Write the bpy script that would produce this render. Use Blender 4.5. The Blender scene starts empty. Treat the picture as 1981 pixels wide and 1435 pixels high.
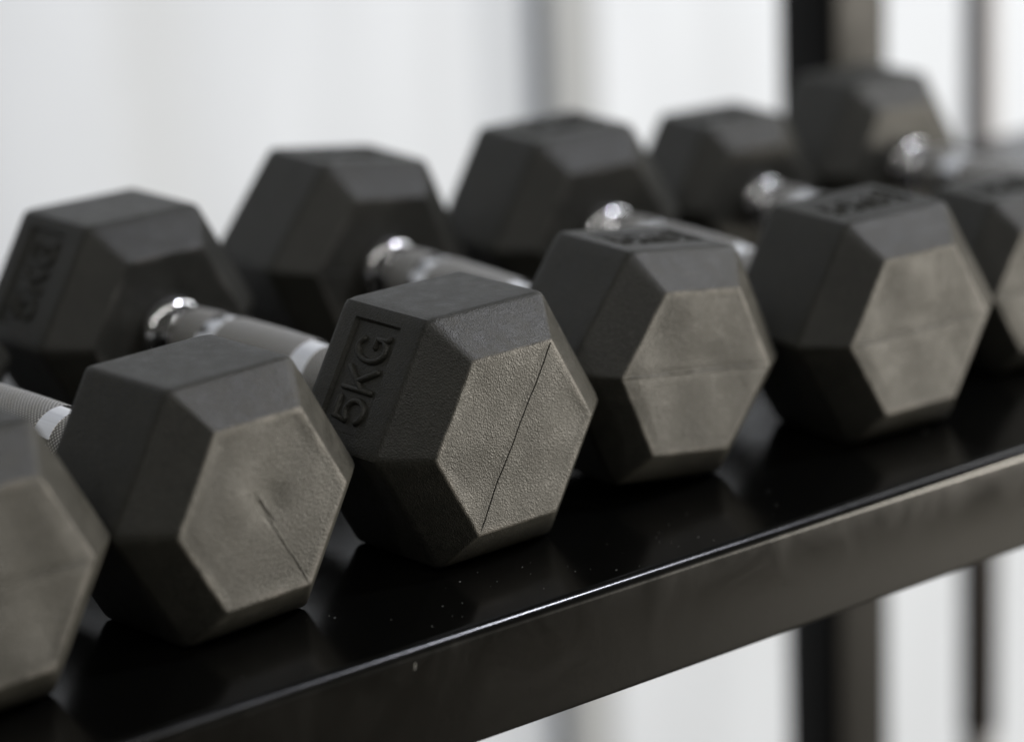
import bpy, math, random
import numpy as np
from mathutils import Matrix, Vector

S = bpy.context.scene
COL = S.collection
rad = math.radians

# ------------------------------------------------------------------ camera
cam_data = bpy.data.cameras.new('camera')
cam = bpy.data.objects.new('camera', cam_data)
COL.objects.link(cam)
S.camera = cam
cam.matrix_world = (Matrix.Translation((-0.69919, -0.83356, 0.40484)) @ Matrix.Rotation(rad(-39.675), 4, 'Z')
                    @ Matrix.Rotation(rad(74.303), 4, 'X') @ Matrix.Rotation(rad(-1.866), 4, 'Z'))
cam_data.sensor_fit = 'HORIZONTAL'
cam_data.sensor_width = 36.0
cam_data.lens = 36.0 * 6116.9 / 1981.0
cam_data.shift_x = -106.6 / 1981.0
cam_data.shift_y = -80.06 / 1981.0
cam_data.clip_start = 0.02
cam_data.clip_end = 60.0
cam_data.dof.use_dof = True
cam_data.dof.focus_distance = 1.166
cam_data.dof.aperture_fstop = 3.6
cam_data.dof.aperture_blades = 0

# ------------------------------------------------------------------ world + lamps
world = bpy.data.worlds.new('World')
S.world = world
world.use_nodes = True
bg = world.node_tree.nodes['Background']
bg.inputs['Color'].default_value = (1.0, 1.0, 0.88, 1)
bg.inputs['Strength'].default_value = 0.05


def area(name, loc, target, sx, sy, power, color, shape='RECTANGLE'):
    l = bpy.data.lights.new(name, 'AREA')
    l.shape = shape
    l.size = sx
    if shape in ('RECTANGLE', 'ELLIPSE'):
        l.size_y = sy
    l.energy = power
    l.color = color
    o = bpy.data.objects.new(name, l)
    COL.objects.link(o)
    o.location = loc
    d = Vector(target) - Vector(loc)
    o.rotation_euler = d.to_track_quat('-Z', 'Y').to_euler()
    return o


area('front_right_key', (2.7, -1.75, -0.30), (0.15, 0.0, 0.0), 1.3, 0.62, 122, (1.0, 0.93, 0.81))  # low warm key from the front right, its source unseen
area('ceiling_lamp', (1.15, -0.55, 1.5), (0.1, 0.0, 0.0), 0.15, 0.15, 14, (0.87, 0.89, 1.0), 'DISK')
area('ceiling_lamp', (-1.7, -0.9, 1.2), (-0.1, 0.2, 0.0), 0.07, 0.07, 2.4, (1.0, 0.97, 0.93), 'DISK')
area('ceiling_tube_lamp', (-0.3, -0.72, 1.38), (0.0, 0.1, 0.0), 2.6, 0.10, 7.5, (1.0, 0.98, 0.94))
area('wall_fill_light', (2.2, 0.3, 1.05), (1.9, 1.15, -0.7), 2.2, 0.25, 14, (0.97, 0.98, 1.0))  # added light out of view that brightens the back wall

S.view_settings.view_transform = 'Standard'
S.view_settings.look = 'None'
S.view_settings.gamma = 1.0
S.view_settings.exposure = 0.0
S.view_settings.use_curve_mapping = False
S.cycles.max_bounces = 8


# ------------------------------------------------------------------ material helpers
class NT:
    def __init__(self, name):
        self.m = bpy.data.materials.new(name)
        self.m.use_nodes = True
        self.t = self.m.node_tree
        self.b = self.t.nodes['Principled BSDF']

    def n(self, kind, **kw):
        nd = self.t.nodes.new(kind)
        for k, v in kw.items():
            if hasattr(nd, k):
                setattr(nd, k, v)
            else:
                nd.inputs[k].default_value = v
        return nd

    def l(self, a, b):
        self.t.links.new(a, b)

    def noise(self, scale, detail=3.0, rough=0.55, vec=None, dist=0.0):
        nd = self.n('ShaderNodeTexNoise')
        nd.inputs['Scale'].default_value = scale
        nd.inputs['Detail'].default_value = detail
        nd.inputs['Roughness'].default_value = rough
        nd.inputs['Distortion'].default_value = dist
        if vec is not None:
            self.l(vec, nd.inputs['Vector'])
        return nd.outputs['Fac']

    def ramp(self, fac, stops):
        nd = self.n('ShaderNodeValToRGB')
        e = nd.color_ramp.elements
        while len(e) < len(stops):
            e.new(0.5)
        for el, (p, c) in zip(e, stops):
            el.position = p
            el.color = (c, c, c, 1) if isinstance(c, (int, float)) else (*c, 1)
        self.l(fac, nd.inputs['Fac'])
        return nd.outputs['Color']

    def mix(self, fac, a, b, mode='MIX'):
        nd = self.n('ShaderNodeMix', data_type='RGBA', blend_type=mode)
        for val, idx in ((fac, 0), (a, 6), (b, 7)):
            s = nd.inputs[idx]
            if isinstance(val, (int, float)):
                s.default_value = val
            elif isinstance(val, tuple):
                s.default_value = (*val, 1)
            else:
                self.l(val, s)
        return nd.outputs[2]

    def math(self, op, a, b=None):
        nd = self.n('ShaderNodeMath', operation=op)
        for i, val in enumerate((a, b)):
            if val is None:
                continue
            if isinstance(val, (int, float)):
                nd.inputs[i].default_value = val
            else:
                self.l(val, nd.inputs[i])
        return nd.outputs[0]

    def bump(self, h, strength, dist, prev=None):
        nd = self.n('ShaderNodeBump')
        nd.inputs['Strength'].default_value = strength
        nd.inputs['Distance'].default_value = dist
        self.l(h, nd.inputs['Height'])
        if prev is not None:
            self.l(prev, nd.inputs['Normal'])
        return nd.outputs['Normal']

    def set(self, **kw):
        for k, v in kw.items():
            s = self.b.inputs[k.replace('_', ' ')]
            if hasattr(v, 'is_linked'):
                self.l(v, s)
            elif isinstance(v, tuple):
                s.default_value = (*v, 1) if len(v) == 3 else v
            else:
                s.default_value = v


def object_coords(nt):
    tc = nt.n('ShaderNodeTexCoord')
    oi = nt.n('ShaderNodeObjectInfo')
    add = nt.n('ShaderNodeVectorMath', operation='MULTIPLY_ADD')
    nt.l(oi.outputs['Random'], add.inputs[0])
    add.inputs[1].default_value = (3.1, 5.7, 4.3)
    nt.l(tc.outputs['Object'], add.inputs[2])
    return add.outputs[0]


def make_rubber():
    k = NT('black_rubber')
    v = object_coords(k)
    big = k.noise(38, 4, 0.6, v, 0.4)
    mid = k.noise(150, 4, 0.6, v)
    fine = k.noise(900, 2, 0.5, v)
    base = k.ramp(big, [(0.3, (0.0172, 0.0172, 0.0138)), (0.7, (0.031, 0.0305, 0.0245))])
    base = k.mix(k.ramp(mid, [(0.46, 0.0), (0.72, 0.55)]), base, (0.048, 0.046, 0.038))
    base = k.mix(k.ramp(fine, [(0.35, 0.0), (0.72, 0.6)]), base, (0.050, 0.048, 0.041))
    at = k.n('ShaderNodeAttribute', attribute_name='edge_tone')
    edge_tone = k.math('MULTIPLY', at.outputs['Fac'], k.ramp(k.noise(90, 4, 0.65, v), [(0.42, 0.05), (0.62, 1.0)]))
    base = k.mix(k.math('MULTIPLY', edge_tone, 0.6), base, (0.15, 0.14, 0.125))  # paler rubber tone along the cap edge fillets, broken up by noise
    mp = k.n('ShaderNodeMapping')
    mp.inputs['Rotation'].default_value = (0.4, 0.9, 0.3)
    mp.inputs['Scale'].default_value = (1.0, 14.0, 9.0)
    k.l(v, mp.inputs['Vector'])
    scuff = k.ramp(k.noise(42, 5, 0.7, mp.outputs[0], 0.8), [(0.60, 0.0), (0.76, 0.55)])
    scuff = k.math('MULTIPLY', scuff, k.ramp(k.noise(30, 3, 0.5, v), [(0.48, 0.0), (0.64, 1.0)]))
    base = k.mix(scuff, base, (0.095, 0.09, 0.08))
    vor = k.n('ShaderNodeTexVoronoi', feature='SMOOTH_F1')
    vor.inputs['Scale'].default_value = 1800
    wob = k.n('ShaderNodeVectorMath', operation='ADD')
    nz = k.n('ShaderNodeTexNoise')
    nz.inputs['Scale'].default_value = 700
    k.l(v, nz.inputs['Vector'])
    sc = k.n('ShaderNodeVectorMath', operation='SCALE')
    k.l(nz.outputs['Color'], sc.inputs[0])
    sc.inputs['Scale'].default_value = 0.0008
    k.l(v, wob.inputs[0])
    k.l(sc.outputs[0], wob.inputs[1])
    k.l(wob.outputs[0], vor.inputs['Vector'])
    b1 = k.bump(vor.outputs['Distance'], 0.7, 0.00026)
    b2 = k.bump(k.noise(2100, 2, 0.6, v), 0.35, 0.0002, b1)
    b3 = k.bump(k.noise(60, 2, 0.5, v), 0.15, 0.0012, b2)
    rough = k.ramp(mid, [(0.3, 0.42), (0.7, 0.55)])
    k.set(Base_Color=base, Roughness=rough, Normal=b3)
    k.b.inputs['Specular IOR Level'].default_value = 0.44
    return k.m


def make_chrome():
    k = NT('polished_chrome')
    v = object_coords(k)
    k.set(Base_Color=(0.78, 0.78, 0.79), Metallic=1.0, Roughness=k.ramp(k.noise(90, 3, 0.6, v), [(0.3, 0.04), (0.75, 0.09)]))
    return k.m


def make_knurl():
    k = NT('knurled_steel')
    v = object_coords(k)
    g = k.noise(120, 4, 0.6, v)
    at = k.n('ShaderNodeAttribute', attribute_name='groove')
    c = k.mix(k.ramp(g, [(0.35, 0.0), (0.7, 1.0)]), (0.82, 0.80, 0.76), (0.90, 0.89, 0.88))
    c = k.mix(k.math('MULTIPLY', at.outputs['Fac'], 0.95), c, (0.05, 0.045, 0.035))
    k.set(Base_Color=c, Metallic=0.68, Roughness=0.40)
    return k.m


def make_black_paint(name, base=(0.0024, 0.0024, 0.0021), rough=(0.17, 0.24), spec=0.32):
    k = NT(name)
    v = object_coords(k)
    smear = k.noise(26, 5, 0.65, v, 1.2)
    r = k.ramp(smear, [(0.35, rough[0]), (0.72, rough[1])])
    dust = k.ramp(k.noise(620, 3, 0.7, v), [(0.68, 0.0), (0.82, 0.25)])
    col = k.mix(dust, base, (0.03, 0.029, 0.026))
    b = k.bump(k.noise(520, 2, 0.5, v), 0.08, 0.0002)
    k.b.inputs['Specular IOR Level'].default_value = spec
    k.set(Base_Color=col, Roughness=r, Normal=b)
    return k.m


def make_plain(name, colour, rough=0.6, metallic=0.0, vary=0.06, scale=9):
    k = NT(name)
    v = object_coords(k)
    mp = k.n('ShaderNodeMapping')
    mp.inputs['Scale'].default_value = (1, 1, 0.18)
    k.l(v, mp.inputs['Vector'])
    f = k.noise(scale, 3, 0.5, mp.outputs[0])
    lo = tuple(c * (1 - vary) for c in colour)
    hi = tuple(min(1, c * (1 + vary)) for c in colour)
    k.set(Base_Color=k.ramp(f, [(0.35, lo), (0.65, hi)]), Roughness=rough, Metallic=metallic,
          Normal=k.bump(k.noise(300, 2, 0.5, v), 0.05, 0.0005))
    return k.m


RUBBER = make_rubber()
CHROME = make_chrome()
KNURL = make_knurl()
PAINT = make_black_paint('glossy_black_paint')
POST_PAINT = make_black_paint('satin_black_paint', (0.0045, 0.0043, 0.0037), (0.42, 0.5), 0.17)
WALL = make_plain('white_wall_paint', (0.60, 0.645, 0.72))
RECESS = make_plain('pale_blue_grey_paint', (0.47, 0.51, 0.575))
JAMB_SHADE = make_plain('painted_jamb_shade', (0.33, 0.35, 0.375))  # grey that puts the recess jamb's shade into colour
FLOOR = make_plain('dark_floor', (0.075, 0.068, 0.055), 0.5)
STEEL = make_plain('grey_painted_steel', (0.40, 0.40, 0.42), 0.6)
DARK_STRETCH = make_plain('dark_brown_surface', (0.026, 0.021, 0.0195), 0.6)  # dark brown tone for one stretch of the pole
DUST = make_plain('pale_dust', (0.4, 0.4, 0.38), 0.9)


# ------------------------------------------------------------------ object helpers
def mesh(name, verts, faces, mat, smooth=False):
    me = bpy.data.meshes.new(name)
    me.from_pydata([tuple(map(float, v)) for v in verts], [], [tuple(f) for f in faces])
    me.materials.append(mat)
    if smooth:
        me.polygons.foreach_set('use_smooth', [True] * len(me.polygons))
    me.update()
    return me


def obj(name, me, parent=None, loc=(0, 0, 0), rot=(0, 0, 0), scale=(1, 1, 1)):
    o = bpy.data.objects.new(name, me)
    COL.objects.link(o)
    o.parent = parent
    o.location = loc
    o.rotation_euler = rot
    o.scale = scale
    return o


def tag(o, label=None, cat=None, group=None, kind=None):
    for k, v in (('label', label), ('category', cat), ('group', group), ('kind', kind)):
        if v:
            o[k] = v
    return o


def extrude_profile(pts, a0, a1, axis):
    """closed 2D profile (list of (p,q)) swept along an axis: 'x' -> (p,q)=(y,z); 'z' -> (x,y)"""
    n = len(pts)
    V = []
    for a in (a0, a1):
        for p, q in pts:
            V.append((a, p, q) if axis == 'x' else (p, q, a))
    F = [(i, (i + 1) % n, n + (i + 1) % n, n + i) for i in range(n)]
    F += [tuple(reversed(range(n))), tuple(range(n, 2 * n))]
    if axis == 'x':
        pass
    return V, F


def fix_normals(me):
    import bmesh
    bm = bmesh.new()
    bm.from_mesh(me)
    bmesh.ops.recalc_face_normals(bm, faces=bm.faces)
    bm.to_mesh(me)
    bm.free()
    return me


def box_mesh(name, x0, x1, y0, y1, z0, z1, mat, bev=0.0):
    import bmesh
    V = [(x, y, z) for x in (x0, x1) for y in (y0, y1) for z in (z0, z1)]
    F = [(0, 1, 3, 2), (4, 6, 7, 5), (0, 4, 5, 1), (2, 3, 7, 6), (0, 2, 6, 4), (1, 5, 7, 3)]
    me = mesh(name, V, F, mat)
    bm = bmesh.new()
    bm.from_mesh(me)
    bmesh.ops.recalc_face_normals(bm, faces=bm.faces)
    if bev:
        bmesh.ops.bevel(bm, geom=list(bm.edges), offset=bev, segments=3, affect='EDGES', profile=0.5)
    bm.to_mesh(me)
    bm.free()
    return me


# ------------------------------------------------------------------ setting
SHELF_H = 0.95          # shelf height above the floor; shelf top is z = 0
fl = obj('floor', box_mesh('floor', -2.5, 4.5, -3.0, 3.0, -SHELF_H - 0.06, -SHELF_H, FLOOR))
tag(fl, kind='structure')
WY = 1.15
tag(obj('wall_left', box_mesh('wall_left', -1.2, 0.862, WY, WY + 0.25, -SHELF_H, 1.5, WALL, 0.004)), kind='structure')
tag(obj('wall_right', box_mesh('wall_right', 0.987, 3.4, WY, WY + 0.25, -SHELF_H, 1.5, WALL, 0.004)), kind='structure')
tag(obj('wall_recess', box_mesh('wall_recess', 0.80, 1.05, WY + 0.014, WY + 0.2, -SHELF_H, 1.5, RECESS)), kind='structure')

tag(obj('jamb_shade_strip', box_mesh('jamb_shade_strip', 0.934, 0.9865, WY - 0.004, WY + 0.013, -SHELF_H, 1.5, JAMB_SHADE, 0.003)), kind='structure')  # strip coloured darker in place of the shaded right jamb of the recess

# ------------------------------------------------------------------ dumbbell heads
R = 0.0553
AP = math.sqrt(3) / 2
L, CH, CAPR = 0.0471, 0.0141, 0.696
RC = 0.0034            # rounding of the corners that run along the head


def fillet(p, a, b, r, seg):
    """points rounding the corner p between directions a and b"""
    p, a, b = map(np.array, (p, a, b))
    u = (a - p) / np.linalg.norm(a - p)
    w = (b - p) / np.linalg.norm(b - p)
    th = math.acos(np.clip(u @ w, -1, 1))
    d = r / math.tan(th / 2)
    c = p + (u + w) / np.linalg.norm(u + w) * (r / math.sin(th / 2))
    s, e = p + u * d, p + w * d
    out = []
    for i in range(seg + 1):
        q = s + (e - s) * i / seg
        q = c + (q - c) / np.linalg.norm(q - c) * r
        out.append(tuple(q))
    return out


def head_mesh(name, seam, seed, panel=True):
    rng = np.random.RandomState(seed)
    a, ac = R * AP, R * AP * CAPR
    # profile of (y, apothem) from the front cap to the back cap
    y0, y1 = -L / 2 - CH, -L / 2
    prof = []
    prof += fillet((y0, ac), (y0, 0), (y1, a), 0.0020, 4)
    prof += fillet((y1, a), (y0, ac), (0, a), 0.0048, 5)
    ym = [-0.0185, -0.0150, -0.0113, -0.0103, -0.0075, -0.003, 0.001, 0.005, 0.009, 0.0138, 0.0148, 0.0180]
    if panel:
        prof += [(y, a) for y in ym]
    back = [(-p[0], p[1]) for p in reversed(prof[:11])]
    prof += back
    # samples across the flats (u) and from the seam outwards (v)
    us = np.unique(np.round(np.concatenate([np.linspace(-1, 1, 25), [-0.775, -0.735, 0.765, 0.80]]), 5))
    w = 0.00042 / ac
    vs = np.unique(np.concatenate([[0, w * 0.45, w, w * 1.8, w * 3.2], np.linspace(0.06, 1, 15)]))
    nu, nv = len(us), len(vs)

    def hexpt(uu, vv, sgn):
        z = vv * AP
        return np.array([uu * (1 - z / math.sqrt(3)), sgn * z])       # unit circumradius

    nrm = [np.array([math.cos(math.radians(30 + 60 * i)), math.sin(math.radians(30 + 60 * i))]) for i in range(6)]

    def closest_hex(p, ap):
        # closest point of a hexagon of apothem ap to an outside point
        ds = [p @ n for n in nrm]
        o = sorted(range(6), key=lambda i: -ds[i])
        i = o[0]
        t = np.array([-nrm[i][1], nrm[i][0]])
        s = p @ t
        half = ap / math.sqrt(3)
        s = max(-half, min(half, s))
        return nrm[i] * ap + t * s

    def rounded(p, apo, rc):
        """p on the sharp hexagon of apothem apo -> on the rounded one"""
        q = closest_hex(p, apo - rc)
        d = p - q
        return q + d / np.linalg.norm(d) * rc

    # ring, counter-clockwise: right side up, top from right to left, left side down, then below
    ring = []
    ring += [(1.0, v, 1) for v in vs]
    ring += [(u, 1.0, 1) for u in us[::-1][1:]]
    ring += [(-1.0, v, 1) for v in vs[::-1][1:]]
    ring += [(-1.0, v, -1) for v in vs[1:]]
    ring += [(u, 1.0, -1) for u in us[1:]]
    ring += [(1.0, v, -1) for v in vs[::-1][1:-1]]
    nr = len(ring)
    V, F = [], []
    for j, (y, ap) in enumerate(prof):
        rc = RC * (0.30 + 0.70 * min(1, max(0, (ap - ac) / (a - ac))))
        for (u, v, s) in ring:
            p = rounded(hexpt(u, v, s) * ap / AP, ap, rc)
            if panel and s > 0 and v == 1.0 and -0.0105 < y < 0.0140 and -0.74 < u < 0.77:
                p = p * np.array([1, 1]) - np.array([0, 0.0015])
            V.append((p[0], y, p[1]))
    for j in range(len(prof) - 1):
        for i in range(nr):
            k = (i + 1) % nr
            F.append((j * nr + i, j * nr + k, (j + 1) * nr + k, (j + 1) * nr + i))
    # end caps: two trapezoid grids on each side of the mould seam
    ph = rng.uniform(0, 6.28, 6)

    def relief(x, z, vv, front):
        xr, zr = x / ac, z / ac
        edge = max(0.0, 1 - max(abs(np.dot((x, z), n)) for n in nrm) / ac)
        e = min(1, edge * 6)
        d = 0.00035 * math.sin(3.1 * xr + ph[0]) * math.sin(2.7 * zr + ph[1]) + 0.00018 * math.sin(6.3 * xr + ph[2] + 2 * zr)
        if seam == 'dented':
            d -= 0.0011 * math.exp(-((xr + 0.02) ** 2 / 0.05 + (zr - 0.14) ** 2 / 0.05))
            d += 0.0006 * math.exp(-((xr + 0.30) ** 2 / 0.06 + (zr + 0.22) ** 2 / 0.06))
        elif seam == 'groove':
            d -= 0.0007 * math.exp(-((xr - 0.05) ** 2 / 0.10 + (zr + 0.12) ** 2 / 0.05))
        else:
            d -= 0.0006 * math.exp(-((xr - 0.12) ** 2 / 0.08 + (zr - 0.14) ** 2 / 0.03))
        d -= 0.00018 * min(1, edge * 25) / max(e, 0.05) if edge > 0 else 0
        g = 0.0
        az = vv * ac / 0.00042 * AP
        if seam == 'groove':
            g = (-0.0009 if az < 0.2 else (-0.0006 if az < 0.7 else 0.0)) * (0.85 + 0.3 * math.sin(4.1 * xr + ph[3]))
            if z > 0 and 0.7 < az < 4:
                g = 0.00012
        elif seam == 'dented':
            if xr > -0.12:
                g = 0.00028 if az < 0.7 else 0.0
                if xr < 0.16:
                    g = -0.0006 if az < 2.0 else g
        else:
            g = 0.00026 * (0.6 + 0.4 * math.sin(5 * xr + ph[3])) if az < 0.7 else (-0.0001 if az < 4 else 0)
        return d * e + g * min(1, edge * 14)

    for front in (True, False):
        base = 0 if front else (len(prof) - 1) * nr
        yc, ap = prof[0 if front else -1]
        yc = y0 if front else -y0
        rc = RC * 0.30
        idx = {}
        for i, (u, v, s) in enumerate(ring):
            idx[(round(float(u), 5), round(float(v), 6), s if v > 0 else 0)] = base + i
        for s in (1, -1):
            for v in vs:
                for u in us:
                    key = (round(float(u), 5), round(float(v), 6), s if v > 0 else 0)
                    if key in idx:
                        continue
                    t = max(abs(u) if v < 1 else 1, v)
                    p = hexpt(u, v, s) * ap / AP
                    if t > 0.9:
                        p = p + (rounded(p / t, ap, rc) - p / t) * ((t - 0.9) / 0.1) if t < 1 else p
                    sg = -1 if front else 1
                    if v < 0.06 and abs(u) < 0.97:
                        xr = p[0] / ac
                        p[1] += (0.00022 * math.sin(7.3 * xr + ph[4]) + 0.00012 * math.sin(19 * xr + ph[5])) * (1 - v / 0.06) * min(1, (0.97 - abs(u)) * 8)
                    idx[key] = len(V)
                    V.append((p[0], yc + sg * relief(p[0], p[1], v, front), p[1]))
            for a_ in range(nv - 1):
                for b_ in range(nu - 1):
                    ks = []
                    for (uu, vv) in ((us[b_], vs[a_]), (us[b_ + 1], vs[a_]), (us[b_ + 1], vs[a_ + 1]), (us[b_], vs[a_ + 1])):
                        ks.append(idx[(round(float(uu), 5), round(float(vv), 6), s if vv > 0 else 0)])
                    F.append(tuple(ks))
    me = mesh(name, V, F, RUBBER, True)
    fix_normals(me)
    at = me.attributes.new('edge_tone', 'FLOAT', 'POINT')
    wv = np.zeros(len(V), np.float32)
    wv[:4 * nr] = 1.0  # fillet rings at the cap edge get the paler tone
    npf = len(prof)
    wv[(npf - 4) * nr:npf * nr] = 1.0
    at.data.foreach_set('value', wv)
    me.set_sharp_from_angle(angle=rad(38))
    return me


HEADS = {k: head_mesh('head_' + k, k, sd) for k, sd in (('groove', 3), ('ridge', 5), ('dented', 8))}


# ------------------------------------------------------------------ raised lettering 5KG
def arc(cx, cy, rx, ry, a0, a1, n=18):
    return [(cx + rx * math.cos(rad(a0 + (a1 - a0) * i / n)), cy + ry * math.sin(rad(a0 + (a1 - a0) * i / n))) for i in range(n + 1)]


GLYPHS = {
    '5': [[(0.43, 0.97), (-0.30, 0.97), (-0.38, 0.52)] + arc(0.0, 0.32, 0.44, 0.32, 140, -150, 22)],
    'K': [[(-0.36, 0.0), (-0.36, 1.0)], [(0.44, 1.0), (-0.34, 0.38)], [(-0.06, 0.60), (0.46, 0.0)]],
    'G': [arc(0.0, 0.5, 0.48, 0.5, 48, 325, 26) + [(0.42, 0.42), (0.08, 0.42)], [(0.42, 0.40), (0.42, 0.04), (0.52, 0.02)]],
}


def letter_mesh(ch):
    H, Wd, r = 0.0156, 0.0098, 0.00135
    V, F = [], []
    for st in GLYPHS[ch]:
        P = np.array([(x * Wd, (y - 0.5) * H) for x, y in st])
        T = np.gradient(P, axis=0)
        T /= np.linalg.norm(T, axis=1)[:, None]
        seq = [(P[0] - T[0] * r * 0.9, T[0], 0.35), (P[0] - T[0] * r * 0.55, T[0], 0.8)]
        seq += [(p, t, 1.0) for p, t in zip(P, T)]
        seq += [(P[-1] + T[-1] * r * 0.55, T[-1], 0.8), (P[-1] + T[-1] * r * 0.9, T[-1], 0.35)]
        b = len(V)
        m = 7
        for (p, t, k) in seq:
            nx = np.array([-t[1], t[0]])
            for q in range(m):
                an = math.pi * q / (m - 1)
                o = p + nx * math.cos(an) * r * k
                V.append((o[0], o[1], -0.0004 + 0.0020 * k * math.sin(an) ** 0.8))
        for i in range(len(seq) - 1):
            for q in range(m - 1):
                F.append((b + i * m + q, b + (i + 1) * m + q, b + (i + 1) * m + q + 1, b + i * m + q + 1))
        F.append(tuple(b + q for q in range(m)))
        F.append(tuple(b + (len(seq) - 1) * m + q for q in reversed(range(m))))
    me = mesh('letter_' + ch, V, F, RUBBER, True)
    fix_normals(me)
    return me


LETTERS = {c: letter_mesh(c) for c in '5KG'}

# ------------------------------------------------------------------ handle
GAP = 0.218 - L - 2 * CH                  # length between the two inner caps


def grip_radius(y):
    t = abs(y) / (GAP / 2)
    return 0.0168 - 0.0026 * t ** 2.0


def lathe(name, prof, n, mat):
    V, F = [], []
    for (y, r) in prof:
        for i in range(n):
            an = 2 * math.pi * i / n
            V.append((r * math.cos(an), y, r * math.sin(an)))
    for j in range(len(prof) - 1):
        for i in range(n):
            k = (i + 1) % n
            F.append((j * n + i, j * n + k, (j + 1) * n + k, (j + 1) * n + i))
    F.append(tuple(range(n)))
    F.append(tuple(reversed(range((len(prof) - 1) * n, len(prof) * n))))
    me = mesh(name, V, F, mat, True)
    fix_normals(me)
    return me


HG = GAP / 2
BANDS = ((-0.036, -0.0255), (0.0255, 0.036))      # smooth rings left plain in the knurling
GRIP_END = 0.0555
core = [(-HG - 0.004, 0.0108), (-GRIP_END - 0.0015, 0.0108), (-GRIP_END - 0.0008, 0.0112), (-GRIP_END, 0.0126)]
ycore = [-GRIP_END + 0.0012]
for b0, b1 in BANDS:
    ycore += [b0 - 0.0002, b0 + 0.0001] + list(np.linspace(b0 + 0.001, b1 - 0.001, 6)) + [b1 - 0.0001, b1 + 0.0002]
ycore.append(GRIP_END - 0.0012)
for yy in ycore:
    inband = any(b0 < yy < b1 for b0, b1 in BANDS)
    core.append((yy, grip_radius(yy) + (0.00004 if inband else -0.0010)))
core += [(GRIP_END, 0.0126), (GRIP_END + 0.0008, 0.0112), (GRIP_END + 0.0015, 0.0108), (HG + 0.004, 0.0108)]
HANDLE = lathe('handle', core, 64, CHROME)
HANDLE.set_sharp_from_angle(angle=rad(40))


def knurl_mesh(y0, y1):
    pitch_n = 46
    n = pitch_n * 6
    dy = 0.00190 / 6
    ny = int(round((y1 - y0) / dy))
    ys = y0 + dy * np.arange(ny + 1)
    an = np.arange(n) * 2 * math.pi / n
    A, Y = np.meshgrid(an, ys)
    k = pitch_n
    ky = 2 * math.pi / 0.0019
    p = (A * k + (Y - y0) * ky) / (2 * math.pi)
    q = (A * k - (Y - y0) * ky) / (2 * math.pi)
    d = np.minimum(np.abs(p - np.round(p)), np.abs(q - np.round(q)))    # 0 in a groove
    g = np.clip((0.235 - d) / 0.14, 0, 1)
    endt = np.clip(np.minimum(Y - y0, y1 - Y) / 0.0006, 0, 1)
    rr = np.array([grip_radius(y) for y in ys])[:, None] + 0.00015 - 0.00045 * g - 0.0005 * (1 - endt) ** 2
    V = np.stack([rr * np.cos(A), Y, rr * np.sin(A)], -1).reshape(-1, 3)
    ii = np.arange(n)
    jj = np.arange(ny)[:, None]
    a_ = jj * n + ii
    b_ = jj * n + (ii + 1) % n
    F = np.stack([a_, a_ + n, b_ + n, b_], -1).reshape(-1, 4)
    me = bpy.data.meshes.new('knurling')
    me.from_pydata(V.tolist(), [], F.tolist())
    me.materials.append(KNURL)
    me.polygons.foreach_set('use_smooth', [True] * len(me.polygons))
    at = me.attributes.new('groove', 'FLOAT', 'POINT')
    at.data.foreach_set('value', g.reshape(-1).astype(np.float32))
    me.update()
    return me


KNURLS = [knurl_mesh(-GRIP_END + 0.001, BANDS[0][0]), knurl_mesh(BANDS[0][1], BANDS[1][0]), knurl_mesh(BANDS[1][1], GRIP_END - 0.001)]
collar_prof = [(0.0, 0.0110), (0.0, 0.0180)]
for i in range(9):
    th = math.pi / 2 * i / 8
    collar_prof.append((0.0028 + 0.0050 * math.sin(th), 0.0130 + 0.0050 * math.cos(th)))
collar_prof += [(0.0082, 0.0120), (0.0086, 0.0106)]
COLLAR = lathe('collar', collar_prof, 64, CHROME)

# ------------------------------------------------------------------ the dumbbells
#  x, y of the front head's front prism end, yaw, size, head spacing, small roll, sixths of a turn, seam, label
DB = [
    (-0.2243, 0.0506, 0.0674, 1.0293, 0.2160, 0.0011, 3, 'ridge', 'black hex dumbbell nearest the camera, cut off by the left edge'),
    (-0.1136, 0.0570, 0.0770, 0.9944, 0.2160, 0.0049, -1, 'dented', 'black hex dumbbell with a dented end face, just left of the focused one'),
    (0.0000, 0.0564, 0.0433, 1.0115, 0.2182, -0.0063, 1, 'groove', 'sharply focused black hex dumbbell with a diagonal seam and 5KG on its left side'),
    (0.1031, 0.0673, -0.0532, 0.9830, 0.2178, -0.1244, 0, 'ridge', 'black hex dumbbell tilted slightly to the right, just right of the focused one'),
    (0.2132, 0.0513, -0.0694, 0.9894, 0.2157, 0.0079, 0, 'ridge', 'black hex dumbbell with a fully visible pale end face, rightmost whole front face'),
    (0.3237, 0.0758, -0.1157, 0.8261, 0.2123, 0.0021, 0, 'ridge', 'smaller black hex dumbbell whose front end is cut off by the right edge'),
    (0.4331, 0.0649, -0.0503, 0.8938, 0.2160, 0.0000, 3, 'ridge', 'blurred farthest hex dumbbell, its back end showing before the upright post'),
]
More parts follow.
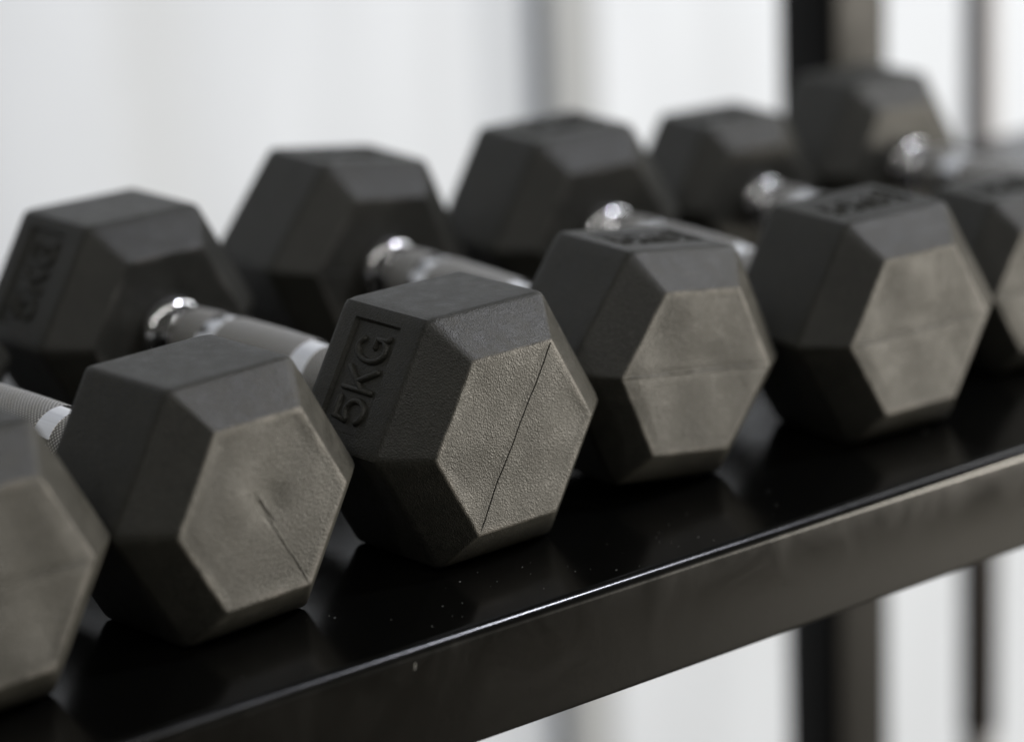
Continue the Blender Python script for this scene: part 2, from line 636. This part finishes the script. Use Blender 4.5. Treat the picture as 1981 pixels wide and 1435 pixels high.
for (x, y, yaw, s, D, roll, k6, seam, label) in DB:
    root = bpy.data.objects.new('hex_dumbbell', None)
    COL.objects.link(root)
    root.empty_display_size = 0.03
    root.location = (x, y, 0.0)
    root.rotation_euler = (0, 0, yaw)
    tag(root, label, 'dumbbell', 'hex dumbbells lined up on the shelf')
    rin = R * s - 2 * RC * s / math.sqrt(3)
    zc = rin * math.sin(math.pi / 3 + abs(roll)) + RC * s + 0.0003
    ry = -(roll + k6 * math.pi / 3)
    for back in (0, 1):
        yc = (D if back else 0) + L * s / 2
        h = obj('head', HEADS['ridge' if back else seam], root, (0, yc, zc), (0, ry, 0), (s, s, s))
        for ch, cx in (('5', -0.0122), ('K', -0.0004), ('G', 0.0119)):
            obj('letter', LETTERS[ch], h, (cx, 0.0008, R * AP - 0.0015))
    gap = D - L * s - 2 * CH * s
    ym = L * s + CH * s + gap / 2
    fy = gap / GAP
    hd = obj('handle', HANDLE, root, (0, ym, zc), (0, ry, 0), (s * 0.87, fy, s * 0.87))
    for km in KNURLS:
        obj('knurling', km, hd)
    for sg in (1, -1):
        obj('collar', COLLAR, hd, (0, -sg * GAP / 2, 0), (0, 0, 0 if sg > 0 else math.pi))

# ------------------------------------------------------------------ the rack
rack = bpy.data.objects.new('dumbbell_rack', None)
COL.objects.link(rack)
rack.location = (0, 0, -SHELF_H)
tag(rack, 'glossy black steel rack with a folded shelf and square upright post', 'rack')
FH, DEPTH, TH = 0.0432, 0.412, 0.0022
er = 0.0046                    # outer radius of the fold at the front lip
prof = []
for i in range(9):             # outer fold from the top face to the front flange
    th = math.pi / 2 * i / 8
    prof.append((er - er * math.sin(th), -er + er * math.cos(th)))
bot = -FH - 0.001
for i in range(6):             # lower fold to the return lip
    th = math.pi / 2 * i / 5
    prof.append((0.0025 - 0.0025 * math.cos(th), bot + 0.0025 - 0.0025 * math.sin(th)))
prof += [(0.016, bot), (0.016, bot + TH), (TH, bot + TH), (TH, -TH), (DEPTH - TH, -TH), (DEPTH - TH, bot), (DEPTH, bot), (DEPTH, 0.0)]
V, F = extrude_profile([(p, q) for p, q in prof], -0.62, 0.80, 'x')
shelf_me = fix_normals(mesh('shelf', V, F, PAINT, True))
shelf_me.set_sharp_from_angle(angle=rad(30))
shelf = obj('shelf', shelf_me, rack, (0, 0, SHELF_H))
obj('scratch', box_mesh('scratch', -0.00015, 0.00015, -0.0001, 0.0002, -0.0012, 0.0012, DUST), shelf, (-0.082, -0.00004, -0.0068), (0, rad(8), 0))


def tube_post(x0, x1, y0, y1, z0, z1):
    w = 0.004
    pts = []
    for cx, cy, a0 in ((x1 - w, y1 - w, 0), (x0 + w, y1 - w, 90), (x0 + w, y0 + w, 180), (x1 - w, y0 + w, 270)):
        for i in range(5):
            pts.append((cx + w * math.cos(rad(a0 + 22.5 * i)), cy + w * math.sin(rad(a0 + 22.5 * i))))
    V, F = extrude_profile(pts, z0, z1, 'z')
    me = fix_normals(mesh('post', V, F, POST_PAINT, True))
    me.set_sharp_from_angle(angle=rad(40))
    return me


obj('post', tube_post(0.542, 0.587, 0.420, 0.466, -SHELF_H, 0.9), rack, (0, 0, SHELF_H))
obj('bracket', box_mesh('bracket', 0.545, 0.575, DEPTH + 0.0005, 0.4195, -0.04, -0.006, POST_PAINT, 0.001), rack, (0, 0, SHELF_H))

# ------------------------------------------------------------------ slim pole behind the rack
pole = bpy.data.objects.new('steel_pole', None)
COL.objects.link(pole)
pole.location = (0.7735, 0.52, -SHELF_H)
tag(pole, 'slim blurred steel pole standing behind the rack, right of the square post', 'pole')


def rod(r, z0, z1, mat, name):
    me = lathe(name, [(z0, r - 0.0008), (z0 + 0.0008, r), (z1 - 0.0008, r), (z1, r - 0.0008)], 40, mat)
    me.transform(Matrix.Rotation(rad(90), 4, 'X'))
    return me


obj('shaft', rod(0.0122, 0.0, SHELF_H + 0.9, STEEL, 'shaft'), pole)
obj('dark_stretch', rod(0.0130, 0.508, SHELF_H - 0.15, DARK_STRETCH, 'dark_stretch'), pole)  # darker stretch of the pole, slightly wider than the shaft

# ------------------------------------------------------------------ dust on the shelf
rnd = random.Random(4)
V, F = [], []
for i in range(48):
    if rnd.random() < 0.6:
        px, py = rnd.gauss(0.0, 0.045), abs(rnd.gauss(0.022, 0.012)) + 0.004
    else:
        px, py = rnd.uniform(-0.3, 0.5), rnd.uniform(0.006, 0.05)
    r = rnd.uniform(0.00008, 0.00019) * (1.7 if rnd.random() < 0.08 else 1)
    an = rnd.uniform(0, 6.28)
    ex = rnd.choice((1, 1, 1, 2.6))
    b = len(V)
    for dx, dy in ((1, 0), (0, 1), (-1, 0), (0, -1)):
        lx, ly = dx * r * ex, dy * r
        V.append((px + lx * math.cos(an) - ly * math.sin(an), py + lx * math.sin(an) + ly * math.cos(an), 0.0001))
    V.append((px, py, 0.0001 + r))
    F += [(b, b + 1, b + 4), (b + 1, b + 2, b + 4), (b + 2, b + 3, b + 4), (b + 3, b, b + 4), (b + 3, b + 2, b + 1, b)]
dust = obj('dust', fix_normals(mesh('dust', V, F, DUST)))
tag(dust, 'pale specks of dust scattered on the black shelf', 'dust', kind='stuff')
